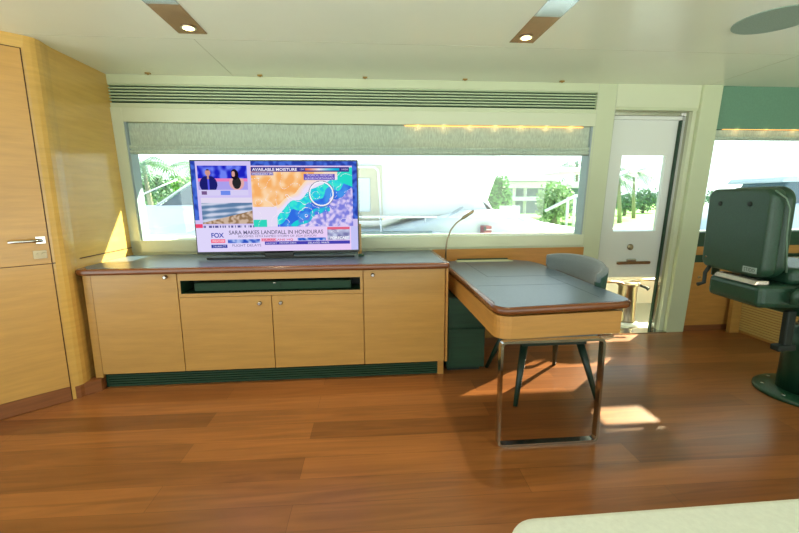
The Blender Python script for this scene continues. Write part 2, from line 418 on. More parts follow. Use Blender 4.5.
# counter
top = [(-1.945,3.52),(-1.945,2.90)] + arc(-1.87, 2.875, .075, PI, 1.5*PI, 5) + [(.55,2.80)] + arc(.575,2.83,.03,-PI/2,0,4) + [(.605,3.53)]
ct = MB(); ct.prism(top, .824, .866, 'edge_wood', bev=.014, seg=4)
cto = ct.build('countertop', None, con)
tp2 = [(-1.93,3.518),(-1.93,2.92),(-1.86,2.835),(.565,2.835),(.565,3.52)]
MB().prism(tp2, .860, .8675).build('leather_surface', 'leather_top', con)
kg = MB(); kg.box(-1.86, .57, 2.885, 2.92, 0, .11, 'vent_dark')
for i in range(5): kg.box(-1.84, .53, 2.872, 2.885, .014+i*.018, .022+i*.018, 'kick_grille')
kg.build('kick_grille', None, con)
kp = MB(); kp.box(.53,.575,2.868,2.90,0,.11); kp.build('kick_end', 'oak', con)
sb = empty('soundbar', (-.66, 2.95, .68), 'long dark soundbar lying in the open niche of the cabinet', 'soundbar')
MB().box(-1.20, -.105, 2.88, 2.98, .682, .745, bev=.012).build('speaker_bar', 'dark_cabinet', sb)
q = MB(); q.box(-1.19, -.115, 2.876, 2.881, .69, .737, 'vent_dark'); q.build('speaker_cloth', None, sb)
MB().box(-.655,-.635,2.873,2.877,.733,.739).build('indicator', 'chrome', sb)
MB().box(-.605,-.603,2.872,2.876,.69,.737).build('cloth_seam', 'black_matte', sb)

# ================================================================ TELEVISION
TX0, TX1, TZ0, TZ1, TY = -1.287, -.045, .905, 1.612, 3.20
tv = empty('television', ((TX0+TX1)/2, TY, .868), 'wide television showing a weather news broadcast on the cabinet', 'television')
b = MB(); b.box(TX0, TX1, TY, TY+.035, TZ0, TZ1, bev=.004); b.box(TX0+.2, TX1-.2, TY+.035, TY+.06, TZ0+.05, TZ1-.25, bev=.008); b.build('housing', 'black_plastic', tv)
b = MB(); b.box(TX0+.08, TX1-.04, TY-.035, TY+.075, .868, .882, bev=.004); b.box(-.78, -.56, TY+.0, TY+.03, .88, .93); b.box(-1.16,-.74,TY-.042,TY-.034,.870,.880)
b.build('stand', 'black_plastic', tv)
cx0, cx1, cz0, cz1 = TX0+.009, TX1-.009, TZ0+.018, TZ1-.010
# picture coordinates: x 20..782, y 30..450
def px(x): return cx0 + (cx1-cx0)*(x-20)/762
def pz(y): return cz1 - (cz1-cz0)*(y-30)/420
rnd = random.Random(3)
import mathutils
def nz(x, y, s): return mathutils.noise.noise(Vector((x*s, y*s, 3.3)))
def lerp(a, b, t): t = max(0, min(1, t)); return tuple(a[i]+(b[i]-a[i])*t for i in range(3))
def pic(x, y):
    if y > 335:                                            # lower third
        c = lerp((222,214,250), (236,206,246), (x-100)/600)
        if x > 748: c = (196,196,246)
        if 635 <= x <= 742 and 338 <= y <= 350: return (226,104,132)
        if 635 <= x <= 742 and 350 < y <= 400: return lerp((196,204,232), (120,120,170), .5+nz(x,y,.05)*1.2)
        if 162 <= x <= 312 and 392 <= y <= 409: return lerp((44,82,190), (170,190,240), .4+nz(x,y,.06)*1.4)
        if 490 <= x <= 625 and 389 <= y <= 401: return lerp((44,92,200), (180,196,244), .35+nz(x,y,.06)*1.4)
        if 335 <= x <= 742 and 405 <= y <= 420: return (72,66,176)
        if 85 <= x <= 150 and 390 <= y <= 408: return (244,110,140)
        if 85 <= x <= 158 and 416 <= y <= 432: return (42,62,160)
        if 318 <= x <= 386 and 389 <= y <= 404: return (240,160,190)
        return c
    if 288 <= x <= 760 and 50 <= y <= 333:                 # weather map
        if 290 <= x <= 745 and 57 <= y <= 77:
            if 540 <= x <= 700 and 63 <= y <= 71:
                t = (x-540)/160; return lerp((230,110,70), (240,230,240), t*2.5) if t < .4 else lerp((240,230,240), (20,180,220), (t-.4)*2)
            return (62,58,140)
        if y < 57: return (226,200,238)
        if 290 <= x <= 392 and 81 <= y <= 94: return (120,110,180)
        if 532 <= x <= 678 and 88 <= y <= 115: return (104,88,190)
        dx, dy = x-612, y-180; r = math.hypot(dx, dy)
        if 52 <= r <= 58: return (250,248,255)
        if 58 < r <= 61: return (120,120,150)
        t = (y-255) + (x-395)*.50 + nz(x,y,.018)*36          # diagonal front
        t = t - max(0, 480-x)*.25
        n1 = nz(x,y,.03); n2 = nz(x+90,y,.06)
        if r < 52: t = t + 8
        if t < -50: c = lerp((246,176,104), (252,214,170), .45+n1*1.6)
        elif t < -12: c = lerp((252,222,180), (238,220,244), (t+50)/38)
        elif t < 6: c = (236,226,250)
        elif t < 46: c = lerp((60,230,214), (40,200,226), .5+n2*2)
        elif t < 92: c = lerp((50,110,226), (70,150,236), .5+n1*2)
        elif t < 130 and x < 650: c = lerp((30,206,214), (90,120,230), .5+n1*2.4)
        else: c = lerp((222,206,246), (128,130,222), .45+n2*1.5)
        if x < 400 and y > 240: c = (230,220,246) if y < 300 or x > 350 else (50,214,190)
        if x > 690 and y < 120+ (x-690)*.4: c = (40,220,200)
        if abs(nz(x,y,.022)-.06) < .012: c = (246,240,250)
        return c
    if 48 <= x <= 272 and 50 <= y <= 186:                  # studio
        def ell(cx, cy, rx, ry): return ((x-cx)/rx)**2 + ((y-cy)/ry)**2 < 1
        if y > 160:
            if 60 <= x <= 84 and 165 < y < 182: return (120,90,140)
            if 146 <= x <= 190 and 163 < y < 184: return (110,140,236)
            return (214,206,244)
        if ell(94, 82, 12, 16): return (206,150,140) if y > 72 else (60,40,50)
        if ell(94, 104, 5, 8): return (200,150,140)
        if abs(x-94) < 4 and 105 < y < 160: return (90,90,236)
        if ell(94, 135, 40, 40) and y > 98: return (28,30,110)
        if ell(209, 88, 8, 13): return (216,160,150)
        if ell(214, 90, 18, 24) and x > 200: return (26,18,30)
        if ell(222, 128, 20, 28): return (40,40,44)
        if ell(222, 128, 34, 34) and y > 108: return (226,170,170)
        if 108 < y < 122: return (232,130,190)
        if y >= 122: return (170,160,236)
        return lerp((30,36,190), (110,130,244), .45+nz(x,y,.035)*1.8)
    if 55 <= x <= 286 and 196 <= y <= 318:                 # beach
        t = (y-196)/122
        if t < .2: return (226,218,240)
        e = .95 - (x-55)/230*.45
        if t > e: return lerp((150,120,90), (206,180,160), .5+nz(x,y,.08)*2)
        return lerp((96,128,166), (206,212,232), .45 + .55*math.sin(y*.25 + x*.02) + nz(x,y,.02))
    if 55 <= x <= 290 and 326 <= y <= 335: return (90,90,150) if nz(x,1,.2) > 0 else (220,214,246)
    if x < 52 and y > 318: return (236,70,110)
    if 40 <= x <= 290 or y > 300: return (208,196,244)
    return lerp((40,66,170), (70,110,214), .5+nz(x,y,.05)*2)
def picture():
    NX, NY = 381, 210
    verts = []; faces = []; cols = []
    for j in range(NY+1):
        for i in range(NX+1): verts.append((px(20+762*i/NX), TY-.0015, pz(30+420*j/NY)))
    for j in range(NY):
        for i in range(NX):
            a = j*(NX+1)+i; faces.append((a, a+NX+1, a+NX+2, a+1))
            cols.append(lin(pic(20+762*(i+.5)/NX, 30+420*(j+.5)/NY)) + (1,))
    me = bpy.data.meshes.new('screen'); me.from_pydata(verts, [], faces)
    ca = me.color_attributes.new('Col', 'FLOAT_COLOR', 'CORNER')
    flat = []
    for c in cols: flat += list(c)*4
    ca.data.foreach_set('color', flat)
    me.materials.append(MATS['screen_picture'])
    o = bpy.data.objects.new('screen', me); COL.objects.link(o); o.parent = tv; o.matrix_parent_inverse = parent_world(tv).inverted()
    return o
scr = picture()
scr['label'] = 'glowing screen with a weather map and news captions'
def text(s, x0, x1, ytop, ybot, rgb, name='caption', parent=scr, bold=0):
    cu = bpy.data.curves.new('t', 'FONT'); cu.body = s; cu.offset = bold
    o = bpy.data.objects.new('t', cu); COL.objects.link(o); bpy.context.view_layer.update()
    me = bpy.data.meshes.new_from_object(o.evaluated_get(bpy.context.evaluated_depsgraph_get()))
    bpy.data.objects.remove(o)
    xs = [v.co.x for v in me.vertices]; ys = [v.co.y for v in me.vertices]
    ax, bx, ay, by = min(xs), max(xs), min(ys), max(ys)
    X0, X1, Z1, Z0 = px(x0), px(x1), pz(ytop), pz(ybot)
    for v in me.vertices:
        u, w_ = (v.co.x-ax)/(bx-ax), (v.co.y-ay)/(by-ay)
        v.co = (X0+(X1-X0)*u, TY-.0026, Z0+(Z1-Z0)*w_)
    me.name = name; me.materials.clear(); me.materials.append(MATS[emit_mat(rgb)])
    q = bpy.data.objects.new(name, me); COL.objects.link(q); q.parent = parent; q.matrix_parent_inverse = parent_world(parent).inverted()
    return q
text('FOX', 88, 146, 360, 383, (60,80,176), 'channel_name', bold=.03)
text('WEATHER', 90, 147, 394, 404, (255,236,244), 'channel_name')
text('SARA MAKES LANDFALL IN HONDURAS', 170, 614, 346+4, 369, (96,92,128), 'headline', bold=.012)
text('BECOMES 18TH NAMED STORM OF 2024 SEASON', 212, 580, 373, 383, (112,106,146), 'headline')
text('AVAILABLE MOISTURE', 296, 502, 61, 74, (250,244,255), 'map_title', bold=.02)
text('LOW', 516, 536, 63, 71, (220,210,240), 'map_title'); text('HIGH', 712, 740, 63, 71, (220,210,240), 'map_title')
text('WEDNESDAY PM', 294, 388, 83, 92, (240,236,250), 'map_title')
text('TROPICAL MOISTURE', 545, 668, 90, 99, (230,220,250), 'map_title'); text('SURGES NORTHWARD', 538, 672, 104, 113, (230,220,250), 'map_title')
text('HURRICANE HQ', 322, 468, 391, 402, (214,70,110), 'headline', bold=.015)
text('7:41AM CT', 92, 152, 420, 429, (226,226,250), 'clock')
text('FLIGHT DELAYS', 182, 316, 415, 427, (96,96,150), 'headline')
text('AIRPORT', 338, 392, 409, 417, (210,206,244), 'ticker'); text('DENVER (DEN)', 404, 482, 408, 417, (240,238,250), 'ticker'); text('DELAYED: 94/670', 540, 640, 408, 417, (240,238,250), 'ticker')
text('YOUR', 650, 690, 354, 364, (240,240,250), 'ticker'); text('FORECAST', 648, 738, 384, 397, (250,250,255), 'ticker', bold=.03)
mt = MB(); mt.box(TX1-.012, TX1+.016, TY+.06, TY+.09, .868, 1.12); tag(mt.build('wooden_strip', 'maple'), 'thin upright wooden strip behind the television right edge', 'wooden strip')
tag(MB().box(TX1-.01, TX1+.035, TY+.0, TY+.05, .8685, .885, bev=.003).build('cable_box', 'dark_cabinet'), 'small dark box beside the foot of the television', 'box')

# ================================================================ DESK
dk = empty('desk', (1.08, 2.7, 0), 'wooden writing desk with blue grey leather top and chrome leg', 'desk')
def desk_outline(i=0):
    return [(.655+i,3.53-i)] + [(.655+i,2.05)] + arc(.735,2.01-0,.08-i*.6,PI,1.5*PI-.05,6)[0:] + [(1.355,1.985+i)] + arc(1.365,2.085,.095-i*.6,-PI/2+.15,.05,6) + [(1.485-i,2.7),(1.50-i,3.27)] + [(1.46-i,3.42),(1.36-i,3.53-i)]
MB().prism(desk_outline(0), .728, .768, bev=.016, seg=5).build('top_edge', 'edge_wood', dk, smooth=True)
MB().prism(desk_outline(.028), .760, .7695).build('leather_top', 'leather_top', dk)
s = MB()
for (x0,x1,y0,y1) in ((.86,.863,2.75,3.45),(.86,1.46,2.75,2.753),(.70,1.30,2.46,2.463),(1.30,1.303,2.1,2.75)): s.box(x0,x1,y0,y1,.7693,.7699)
s.build('leather_seam', 'black_matte', dk)
s = MB(); s.prism([(.80,3.43),(1.30,3.43),(1.27,3.51),(.80,3.51)], .7693, .775, 'cream'); s.box(.82,1.28,3.515,3.53,.768,.785,'dark_cabinet'); s.build('cable_flap', None, dk)
def apron_outline():
    return [(.67,3.52),(.67,2.06)] + arc(.75,2.03,.08,PI,1.5*PI-.05,6) + [(1.37,1.995),(1.375,2.06),(1.405,3.5)]
MB().prism(apron_outline(), .595, .718).build('apron', 'oak', dk, smooth=False)
MB().prism([(1.34,2.02),(1.40,2.03),(1.42,2.07),(1.44,3.3),(1.34,3.3)], .70, .73).build('drawer_edge', 'chrome', dk)
lf = MB()
def frame_path():
    r = .03; x0,x1,z0,z1 = .685,1.248,.0,.594
    P = [(x,z) for x,z in arc(x1-r,z1-r,r,0,PI/2,5)] + arc(x0+r,z1-r,r,PI/2,PI,5) + arc(x0+r,z0+r,r,PI,1.5*PI,5) + arc(x1-r,z0+r,r,1.5*PI,2*PI,5)
    return P
P = frame_path(); W_, T_ = .026, .009      # flat bar: 5 cm deep, thin
cxm, czm = (.70+1.232)/2, .3
outer = P; inner = []
n = len(P)
for i in range(n):
    a = Vector(P[(i-1)%n]); c_ = Vector(P[(i+1)%n]); t = (c_-a).normalized(); nrm = Vector((-t.y, t.x))
    inner.append((P[i][0]+nrm.x*.014, P[i][1]+nrm.y*.014))
y0, y1 = 1.922, 1.962
vo = [[lf.bm.verts.new((x,yy,z)) for x,z in lst] for lst in (outer, inner) for yy in (y0,y1)]
for i in range(n):
    j = (i+1)%n
    lf.bm.faces.new([vo[0][i],vo[0][j],vo[1][j],vo[1][i]]); lf.bm.faces.new([vo[2][i],vo[3][i],vo[3][j],vo[2][j]])
    lf.bm.faces.new([vo[0][i],vo[2][i],vo[2][j],vo[0][j]]); lf.bm.faces.new([vo[1][i],vo[1][j],vo[3][j],vo[3][i]])
lf.build('leg_frame', 'chrome', dk)
# drawer pedestal under the desk, shade put into its dark green wood colour
pd = empty('drawer_pedestal', (.78, 3.15, 0), 'two-drawer pedestal under the desk, coloured dark for the shade there', 'pedestal')
MB().box(.605, .90, 2.90, 3.48, .03, .585, 'dark_cabinet').build('body', None, pd)
MB().box(.62, .87, 2.93, 3.45, 0, .03).build('plinth', 'black_matte', pd)
for z0, z1 in ((.045,.345),(.358,.58)): MB().box(.612,.895,2.884,2.90,z0,z1,bev=.003).build('drawer', 'dark_cabinet', pd)

# reading lamp
lp = empty('reading_lamp', (.70,3.46,.77), 'slim gooseneck reading lamp at the back corner of the desk', 'lamp')
MB().lathe([(.028,.7702),(.028,.780),(.01,.785)], (.70,3.45,0), 'chrome', 20).build('base', None, lp)
neck = [(.70,3.45,.78),(.70,3.45,.88),(.712,3.45,.97),(.742,3.45,1.05),(.79,3.45,1.11),(.845,3.45,1.15)]
MB().tube(neck, .0065).build('gooseneck', 'steel', lp)
MB().tube([(.835,3.45,1.143),(.85,3.45,1.154),(.93,3.45,1.205),(.94,3.45,1.212)], [.007,.014,.013,.009]).build('lamp_head', 'steel', lp)

# ================================================================ DINING / DESK CHAIR (tub chair, facing the desk, i.e. -x)
dc = empty('desk_chair', (1.22, 2.65, 0), 'grey upholstered tub chair with dark splayed legs behind the desk', 'chair')
def tub():
    b = MB(); cx, cy = 1.36, 2.70
    N = 28; prof = 7
    inn = []; out = []
    for i in range(N+1):
        a = -1.27 + 2.54*i/N                        # angle from +x
        rx, ry = .22, .37
        hgt = .888 - .035*(abs(a)/1.27)**2.5 + .012*math.sin(a)
        lean = .045
        ca, sa = math.cos(a), math.sin(a)
        ri, ro = [], []
        for j in range(prof+1):
            t = j/prof; zb = .40 + .40*(abs(a)/1.27)**2.2; z = zb + (hgt-zb)*t
            o = lean*(z-.40)/.47
            ri.append((cx+(rx-.045+o)*ca, cy+(ry-.045+o*.7)*sa, z)); ro.append((cx+(rx+o)*ca, cy+(ry+o*.7)*sa, z-.012*t))
        inn.append(ri); out.append(ro)
    vi = [[b.bm.verts.new(p) for p in r] for r in inn]; vo_ = [[b.bm.verts.new(p) for p in r] for r in out]
    vt = [b.bm.verts.new(((inn[i][-1][0]+out[i][-1][0])/2, (inn[i][-1][1]+out[i][-1][1])/2, inn[i][-1][2]+.012)) for i in range(N+1)]
    fi, fo = [], []
    for i in range(N):
        for j in range(prof):
            fi.append(b.bm.faces.new([vi[i][j],vi[i][j+1],vi[i+1][j+1],vi[i+1][j]])); fo.append(b.bm.faces.new([vo_[i][j],vo_[i+1][j],vo_[i+1][j+1],vo_[i][j+1]]))
        fi.append(b.bm.faces.new([vi[i][-1],vt[i],vt[i+1],vi[i+1][-1]])); fi.append(b.bm.faces.new([vt[i],vo_[i][-1],vo_[i+1][-1],vt[i+1]]))
        fo.append(b.bm.faces.new([vi[i][0],vi[i+1][0],vo_[i+1][0],vo_[i][0]]))
    for i in (0, N):
        fi.append(b.bm.faces.new(vi[i]+[vt[i]]+list(reversed(vo_[i]))))
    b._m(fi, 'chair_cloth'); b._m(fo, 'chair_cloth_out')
    return b
tub().build('backrest', None, dc, smooth=True)
MB().prism([(x,y) for x,y in rrect(.95,1.56,2.40,2.94,.14)], .39, .47, bev=.025, seg=4).build('seat', 'chair_cloth', dc, smooth=True)
MB().box(1.02,1.46,2.46,2.86,.355,.392).build('seat_frame', 'chair_leg', dc)
for (x0,y0,x1,y1) in ((1.05,2.50,.94,2.34),(1.43,2.50,1.50,2.36),(1.43,2.82,1.49,2.95),(1.05,2.82,.94,2.96)):
    MB().tube([(x0,y0,.37),(x0+(x1-x0)*.5,y0+(y1-y0)*.5,.19),(x1,y1,.0)], [.027,.021,.014], n=14).build('leg', 'chair_leg', dc)

# ================================================================ HELM CHAIR (faces +x)
hs = empty('helm_chair', (2.92, 2.32, 0), 'large dark green leather helm chair on a round pedestal at right', 'chair')
def rounded_slab(b, c, ax_w, ax_n, w, h, t, z0, m, r=.07, bev=.03):
    def fn(u, v, d): p = Vector(c)+Vector(ax_w)*u+Vector(ax_n)*d; return (p.x, p.y, z0+v)
    b.ringed(rrect(-w/2, w/2, 0, h, r, 7), fn, 0, t, m, bev, 5)
ay = Vector((.10,.995,0)); ax = Vector((.995,-.10,0))
C0 = Vector((2.35, 2.40, 0))
b = MB(); rounded_slab(b, C0, ay, ax, .50, .53, .09, .84, None, .06, .022); b.build('back_shell', 'helm_leather', hs, smooth=False)
b = MB(); rounded_slab(b, C0+ax*.088, ay, ax, .47, .55, .085, .83, None, .09, .04); b.build('back_cushion', 'helm_leather', hs)
bt = MB()
for (u, z) in ((-.105,1.275),(.13,1.275)):
    q = C0 + ay*u - ax*.001; bt = MB()
    bt.lathe([(.015,0),(.013,-.006),(.005,-.004)], (q.x,q.y,z), None, 16, 'x')
    bt.build('back_button', 'black_matte', hs)
bt = MB(); 
for (u,z) in ((.2,.91),):
    q = C0+ay*u; bt.lathe([(.008,0),(.006,-.004)], (q.x,q.y,z), None, 12, 'x')
bt.build('stud', 'chrome', hs)
# piping along the near side edge
q0 = C0 - ay*.256 + ax*.06
MB().tube([(q0.x-.05,q0.y+.01,1.355),(q0.x+.0,q0.y-.012,1.31),(q0.x+.03,q0.y-.014,1.25),(q0.x+.035,q0.y-.014,1.1),(q0.x+.07,q0.y-.014,.88)], .005).build('piping', 'helm_piping', hs)
# badge
q = C0 - ay*.165 - ax*.003
bd = MB(); bd.hexa([tuple(q + ay*u + ax*d + Vector((0,0,z))) for z in (.862,.898) for u,d in ((-.05,0),(.05,0),(.05,.005),(-.05,.005))])
bdo = bd.build('badge', 'badge', hs)
cu = bpy.data.curves.new('t','FONT'); cu.body = 'STIDD'; cu.size = .03; o = bpy.data.objects.new('t',cu); COL.objects.link(o); bpy.context.view_layer.update()
me = bpy.data.meshes.new_from_object(o.evaluated_get(bpy.context.evaluated_depsgraph_get())); bpy.data.objects.remove(o)
xs = [v.co.x for v in me.vertices]
for v in me.vertices:
    u = v.co.x/max(xs)*.08-.04; p_ = q - ay*u*1.0 - ax*.0015; v.co = (p_.x, p_.y, .870 + v.co.y)
me.materials.clear(); me.materials.append(MATS['black_matte']); me.name = 'lettering'
lo = bpy.data.objects.new('lettering', me); COL.objects.link(lo); lo.parent = bdo; lo.matrix_parent_inverse = parent_world(bdo).inverted()
MB().hexa([tuple(C0 + ay*u + ax*d + Vector((0,0,z))) for z in (.66,.80) for u,d in ((-.27,-.01),(.15,-.01),(.15,.62),(-.27,.62))], None, .035, 3).build('seat_body', 'helm_leather', hs)
MB().hexa([tuple(C0 + ay*u + ax*d + Vector((0,0,z))) for z,k in ((.795,0),(.825,.02)) for u,d in ((-.235,-.015+k),(.10,-.015+k),(.10,.07),(-.235,.07))], None, .008, 2).build('metal_trim', 'helm_trim', hs)
MB().hexa([tuple(C0 + ay*u + ax*d + Vector((0,0,z))) for z in (.79,.90) for u,d in ((-.25,.18),(.25,.18),(.25,.64),(-.25,.64))], None, .04, 4).build('seat_cushion', 'helm_leather', hs)
for u in (-.31, .31):
    b = MB(); a_ = C0+ay*u+ax*.16; e_ = C0+ay*u+ax*.55
    b.tube([(a_.x,a_.y,.76),(a_.x,a_.y,.98),(a_.x+.03,a_.y,1.02),(e_.x,e_.y,1.02)] if u > 0 else [(a_.x,a_.y,.70),(a_.x,a_.y,.76),(a_.x+.03,a_.y,.79),(e_.x,e_.y,.79)], .026, n=12)
    b.build('armrest', 'helm_leather', hs)
a_ = C0+ay*.17+ax*.01
MB().tube([(a_.x,a_.y,.85),(a_.x-.02,a_.y+.01,.80),(a_.x-.02,a_.y+.01,.73),(a_.x-.06,a_.y+.02,.715)], .013).build('lever', 'black_matte', hs)
b = MB(); b.box(2.66,2.98,2.17,2.47,.58,.67,bev=.02); b.build('slide_mount', 'helm_metal', hs)
b = MB(); b.box(2.60,2.66,2.20,2.24,.36,.62,bev=.01); b.box(2.56,2.68,2.19,2.25,.36,.40,bev=.008); b.build('hanging_bracket', 'black_matte', hs)
MB().lathe([(.165,.03),(.16,.30),(.15,.46),(.10,.48),(.085,.60)], (2.96,2.31,0), 'helm_metal', 40).build('pedestal_column', None, hs)
b = MB(); b.lathe([(.285,0),(.285,.018),(.27,.028),(.17,.034)], (2.96,2.31,0), 'helm_metal', 56); base = b.build('pedestal_base', None, hs)
for k in range(8):
    a = 2*PI*k/8+.2
    MB().lathe([(.011,.026),(.011,.032),(.005,.034)], (2.96+.235*math.cos(a),2.31+.235*math.sin(a),0), 'chrome', 10).build('bolt', None, base)

# ================================================================ OTTOMAN (near bottom right)
ot = empty('ottoman', (1.1, .55, 0), 'low white upholstered ottoman with rounded corners at bottom right', 'ottoman')
MB().prism(rrect(.385, 2.0, .15, 1.02, .09, 8), .05, .40, bev=.03, seg=5).build('cushion', 'boucle', ot, smooth=False)
MB().prism(rrect(.46, 1.94, .21, .96, .06, 4), .0, .052).build('plinth', 'walnut', ot)

# ================================================================ CEILING FITTINGS
for i, (x0, x1) in enumerate(((-1.047,-.888),(.913,1.063))):
    t = empty('ceiling_light', ((x0+x1)/2, 1.6, CZ), 'mirrored ceiling strip with painted reflections and a lit round spotlight, %s' % ('above the television' if i == 0 else 'above the desk'), 'ceiling light', 'spotlight strips in the ceiling')
    b = MB(); b.box(x0, x1, 2.26, 2.625, CZ-.003, CZ); b.build('brown_reflection_panel', 'brown_reflection', t)  # mirror strip's brown and pale reflections painted as two panels
    b = MB(); b.box(x0, x1, .4, 2.26, CZ-.003, CZ); b.build('pale_reflection_panel', 'pale_mirror', t)
    cx, cyy = (x0+x1)/2 + (.01 if i == 0 else -.005), 2.535
    b = MB(); b.lathe([(.040,CZ-.008),(.040,CZ-.003),(.03,CZ-.003),(.03,CZ-.008)], (cx,cyy,0), 'chrome', 28); b.build('bezel', None, t)
    MB().lathe([(.029,CZ-.0095),(.029,CZ-.006)], (cx,cyy,0), 'lamp_glow', 24).build('bulb', None, t)
    l = bpy.data.lights.new('spot', 'SPOT'); l.energy = 55; l.spot_size = 1.9; l.spot_blend = .8; l.color = (1,.84,.58); l.shadow_soft_size = .03
    lo = bpy.data.objects.new('spot', l); COL.objects.link(lo); lo.location = (cx,cyy,CZ-.02)
b = empty('ceiling_speaker', (2.255,2.215,CZ), 'flat round grey ceiling speaker at top right', 'speaker')
MB().lathe([(.19,CZ-.004),(.19,CZ)], (2.255,2.215,0), 'speaker_grey', 48).build('grille', None, b)

# ================================================================ SIDE DOOR (white outer door seen through the opening)
dr = MB()
D0, D1 = -.16, -.12
dr.wall(2.17, 2.90, 1.70, 2.07, D0, D1); dr.wall(2.17, 2.36, 1.0, 1.70, D0, D1); dr.wall(2.79, 2.90, 1.0, 1.70, D0, D1); dr.wall(2.17, 2.90, .545, 1.0, D0, D1)
d2 = struct(dr.build('door_2', 'gelcoat'), 'white side door with a small window beside the pillar')
g = MB(); g.wall(2.36, 2.79, 1.0, 1.70, -.145, -.14); g.build('door_pane', 'glass', d2)
k = MB(); z = .845; k.lathe([(.03,0),(.03,-.008),(.02,-.014),(.016,-.01),(.012,-.02)], (2.555, wy(z)+.12, z), 'steel', 24, 'y'); k.build('round_lock', None, d2)
k = MB(); k.wall(2.43, 2.765, .678, .705, -.115, -.085, bev=.008); k.build('door_handle', 'teak', d2)
k = MB(); k.wall(2.53, 2.62, .70, .73, -.12, -.095, 'chrome', bev=.006); k.build('handle_mount', None, d2)
t = MB(); t.wall(2.17, 2.90, 2.035, 2.068, -.115, -.08, 'chrome'); t.wall(2.17,2.90,2.005,2.033,-.118,-.09,'gelcoat'); struct(t.build('trim_1'), 'bright metal track over the side door')
t = MB(); t.wall(2.868, 2.896, .0, 2.07, -.119, -.05, 'chrome'); t.wall(2.860, 2.868, .0, 2.0, -.119, -.09, 'dark_cabinet'); struct(t.build('trim_2'), 'metal edge rail beside the side door')
t = MB(); t.box(2.17, 2.94, 3.58, 3.72, -.01, .012, 'chrome'); struct(t.build('trim_3'), 'metal threshold of the side door')
# side deck outside
struct(MB().box(-4, 8, 3.74, 4.75, -.10, -.02).build('floor_side_deck', 'gelcoat_deck'), 'pale side deck outside the windows')
b = MB(); b.box(-4, 8, 4.75, 4.82, -.6, .90); struct(b.build('wall_bulwark', 'gelcoat'), 'white bulwark along the side deck')
# unseen slab added to block the sun, its holes shape the sun patches
b = MB(); HOLES = [(-.76,.02,4.41,4.9), (4.08,4.48,3.89,4.05), (4.12,4.50,4.085,4.30)]
gx = sorted({-4, 8} | {h[0] for h in HOLES} | {h[1] for h in HOLES}); gy = sorted({3.5, 5.4} | {h[2] for h in HOLES} | {h[3] for h in HOLES})
for i in range(len(gx)-1):
    for j in range(len(gy)-1):
        mx_, my_ = (gx[i]+gx[i+1])/2, (gy[j]+gy[j+1])/2
        if not any(h[0]<mx_<h[1] and h[2]<my_<h[3] for h in HOLES): b.box(gx[i], gx[i+1], gy[j], gy[j+1], 2.36, 2.40)
struct(b.build('unseen_sun_mask', 'gelcoat'))
# stainless mooring winch behind the gate
wn = empty('mooring_winch', (2.73,3.93,-.02), 'stainless steel mooring drum on the side deck beyond the door', 'winch')
b = MB(); b.lathe([(.10,.03),(.10,.05),(.09,.07),(.09,.40),(.11,.42),(.11,.44),(.05,.45)], (2.74,3.93,0), 'steel', 32); b.build('drum', None, wn)
MB().lathe([(.13,-.02),(.13,.012),(.10,.03)], (2.74,3.93,0), 'gelcoat', 32).build('foot', None, wn)
MB().tube([(2.66,3.88,.43),(2.6,3.84,.46),(2.50,3.84,.47),(2.35,3.84,.465)], .012).build('rope', 'teak', wn)
MB().tube([(2.78,3.9,.44),(2.88,3.84,.40),(2.90,3.83,.385)], [.012,.014,.022]).build('crank', 'black_plastic', wn)
MB().tube([(2.74,3.93,.44),(2.86,3.9,.47),(3.0,3.9,.47)], .014).build('arm', 'steel', wn)
dr_ = MB(); dr_.lathe([(.055,-.02),(.055,-.012),(.03,-.008)], (2.76,3.79,0), 'steel', 24); tag(dr_.build('deck_drain'), 'small oval metal deck fitting by the door threshold', 'deck fitting')

# ================================================================ OUTSIDE
def wpts(Y, *pp): return [at(x, y, Y) for x, y in pp]
# water and far shore
struct(MB().prism([(-60,4.9),(80,4.9),(80,32),(-60,32)], -2.0, -1.9).build('floor_water', 'water'), 'marina water')
struct(MB().prism([(-90,26),(120,26),(120,140),(-90,140)], -1.8, -.9).build('ground', 'lawn'), 'green shore beyond the marina')
tag(MB().box(-60, 80, 24.6, 26.2, -2.2, -.7).build('seawall', 'concrete_white'), 'long white seawall at the edge of the shore', 'seawall')
# neighbouring yacht, big white superstructure
ya = empty('motor_yacht', (2.0, 9.5, -1.9), 'large white motor yacht filling the middle of the main window', 'yacht')
Y = 7.6
pts = wpts(Y, (300,100),(512,100),(504,150),(498,175),(489,200),(494,209),(505,215),(300,219))
MB().prism_xz(pts, Y, Y+3.2, bev=.12, seg=4).build('superstructure', 'yacht_white', ya)
pts = wpts(Y-.5, (380,232),(440,218),(470,211),(505,210),(545,222),(600,232),(610,262),(380,262))
MB().prism_xz(pts, Y-.5, Y+3, bev=.15, seg=4).build('deckhouse', 'yacht_white', ya)
pts = wpts(Y-.9, (120,233),(440,233),(470,240),(640,240),(700,300),(120,300))
MB().prism_xz(pts, Y-.9, Y+3.5, bev=.08).build('hull', 'yacht_white', ya)
x0,z0 = at(300,240,Y-.95); x1,z1 = at(432,231,Y-.95)
MB().box(x0, x1, Y-.97, Y-.85, z0-.02, z1).build('hull_window', 'yacht_glass', ya)
x0,z0 = at(345,221,Y-.02); x1,z1 = at(382,165,Y-.02)
f = MB(); f.box(x0,x1,Y-.03,Y+.06,z0,z1,'beige_out',bev=.02); a0,b0 = at(345,212,Y-.04); a1,b1 = at(370,178,Y-.04); f.box(a0,a1,Y-.05,Y-.03,b0,b1,'yacht_shade',bev=.02); f.build('boarding_door', None, ya)
rl = MB()
xa, za = at(340,167,Y-.1); xb, zb = at(378,167,Y-.1); xc, zc = at(381,219,Y-.1)
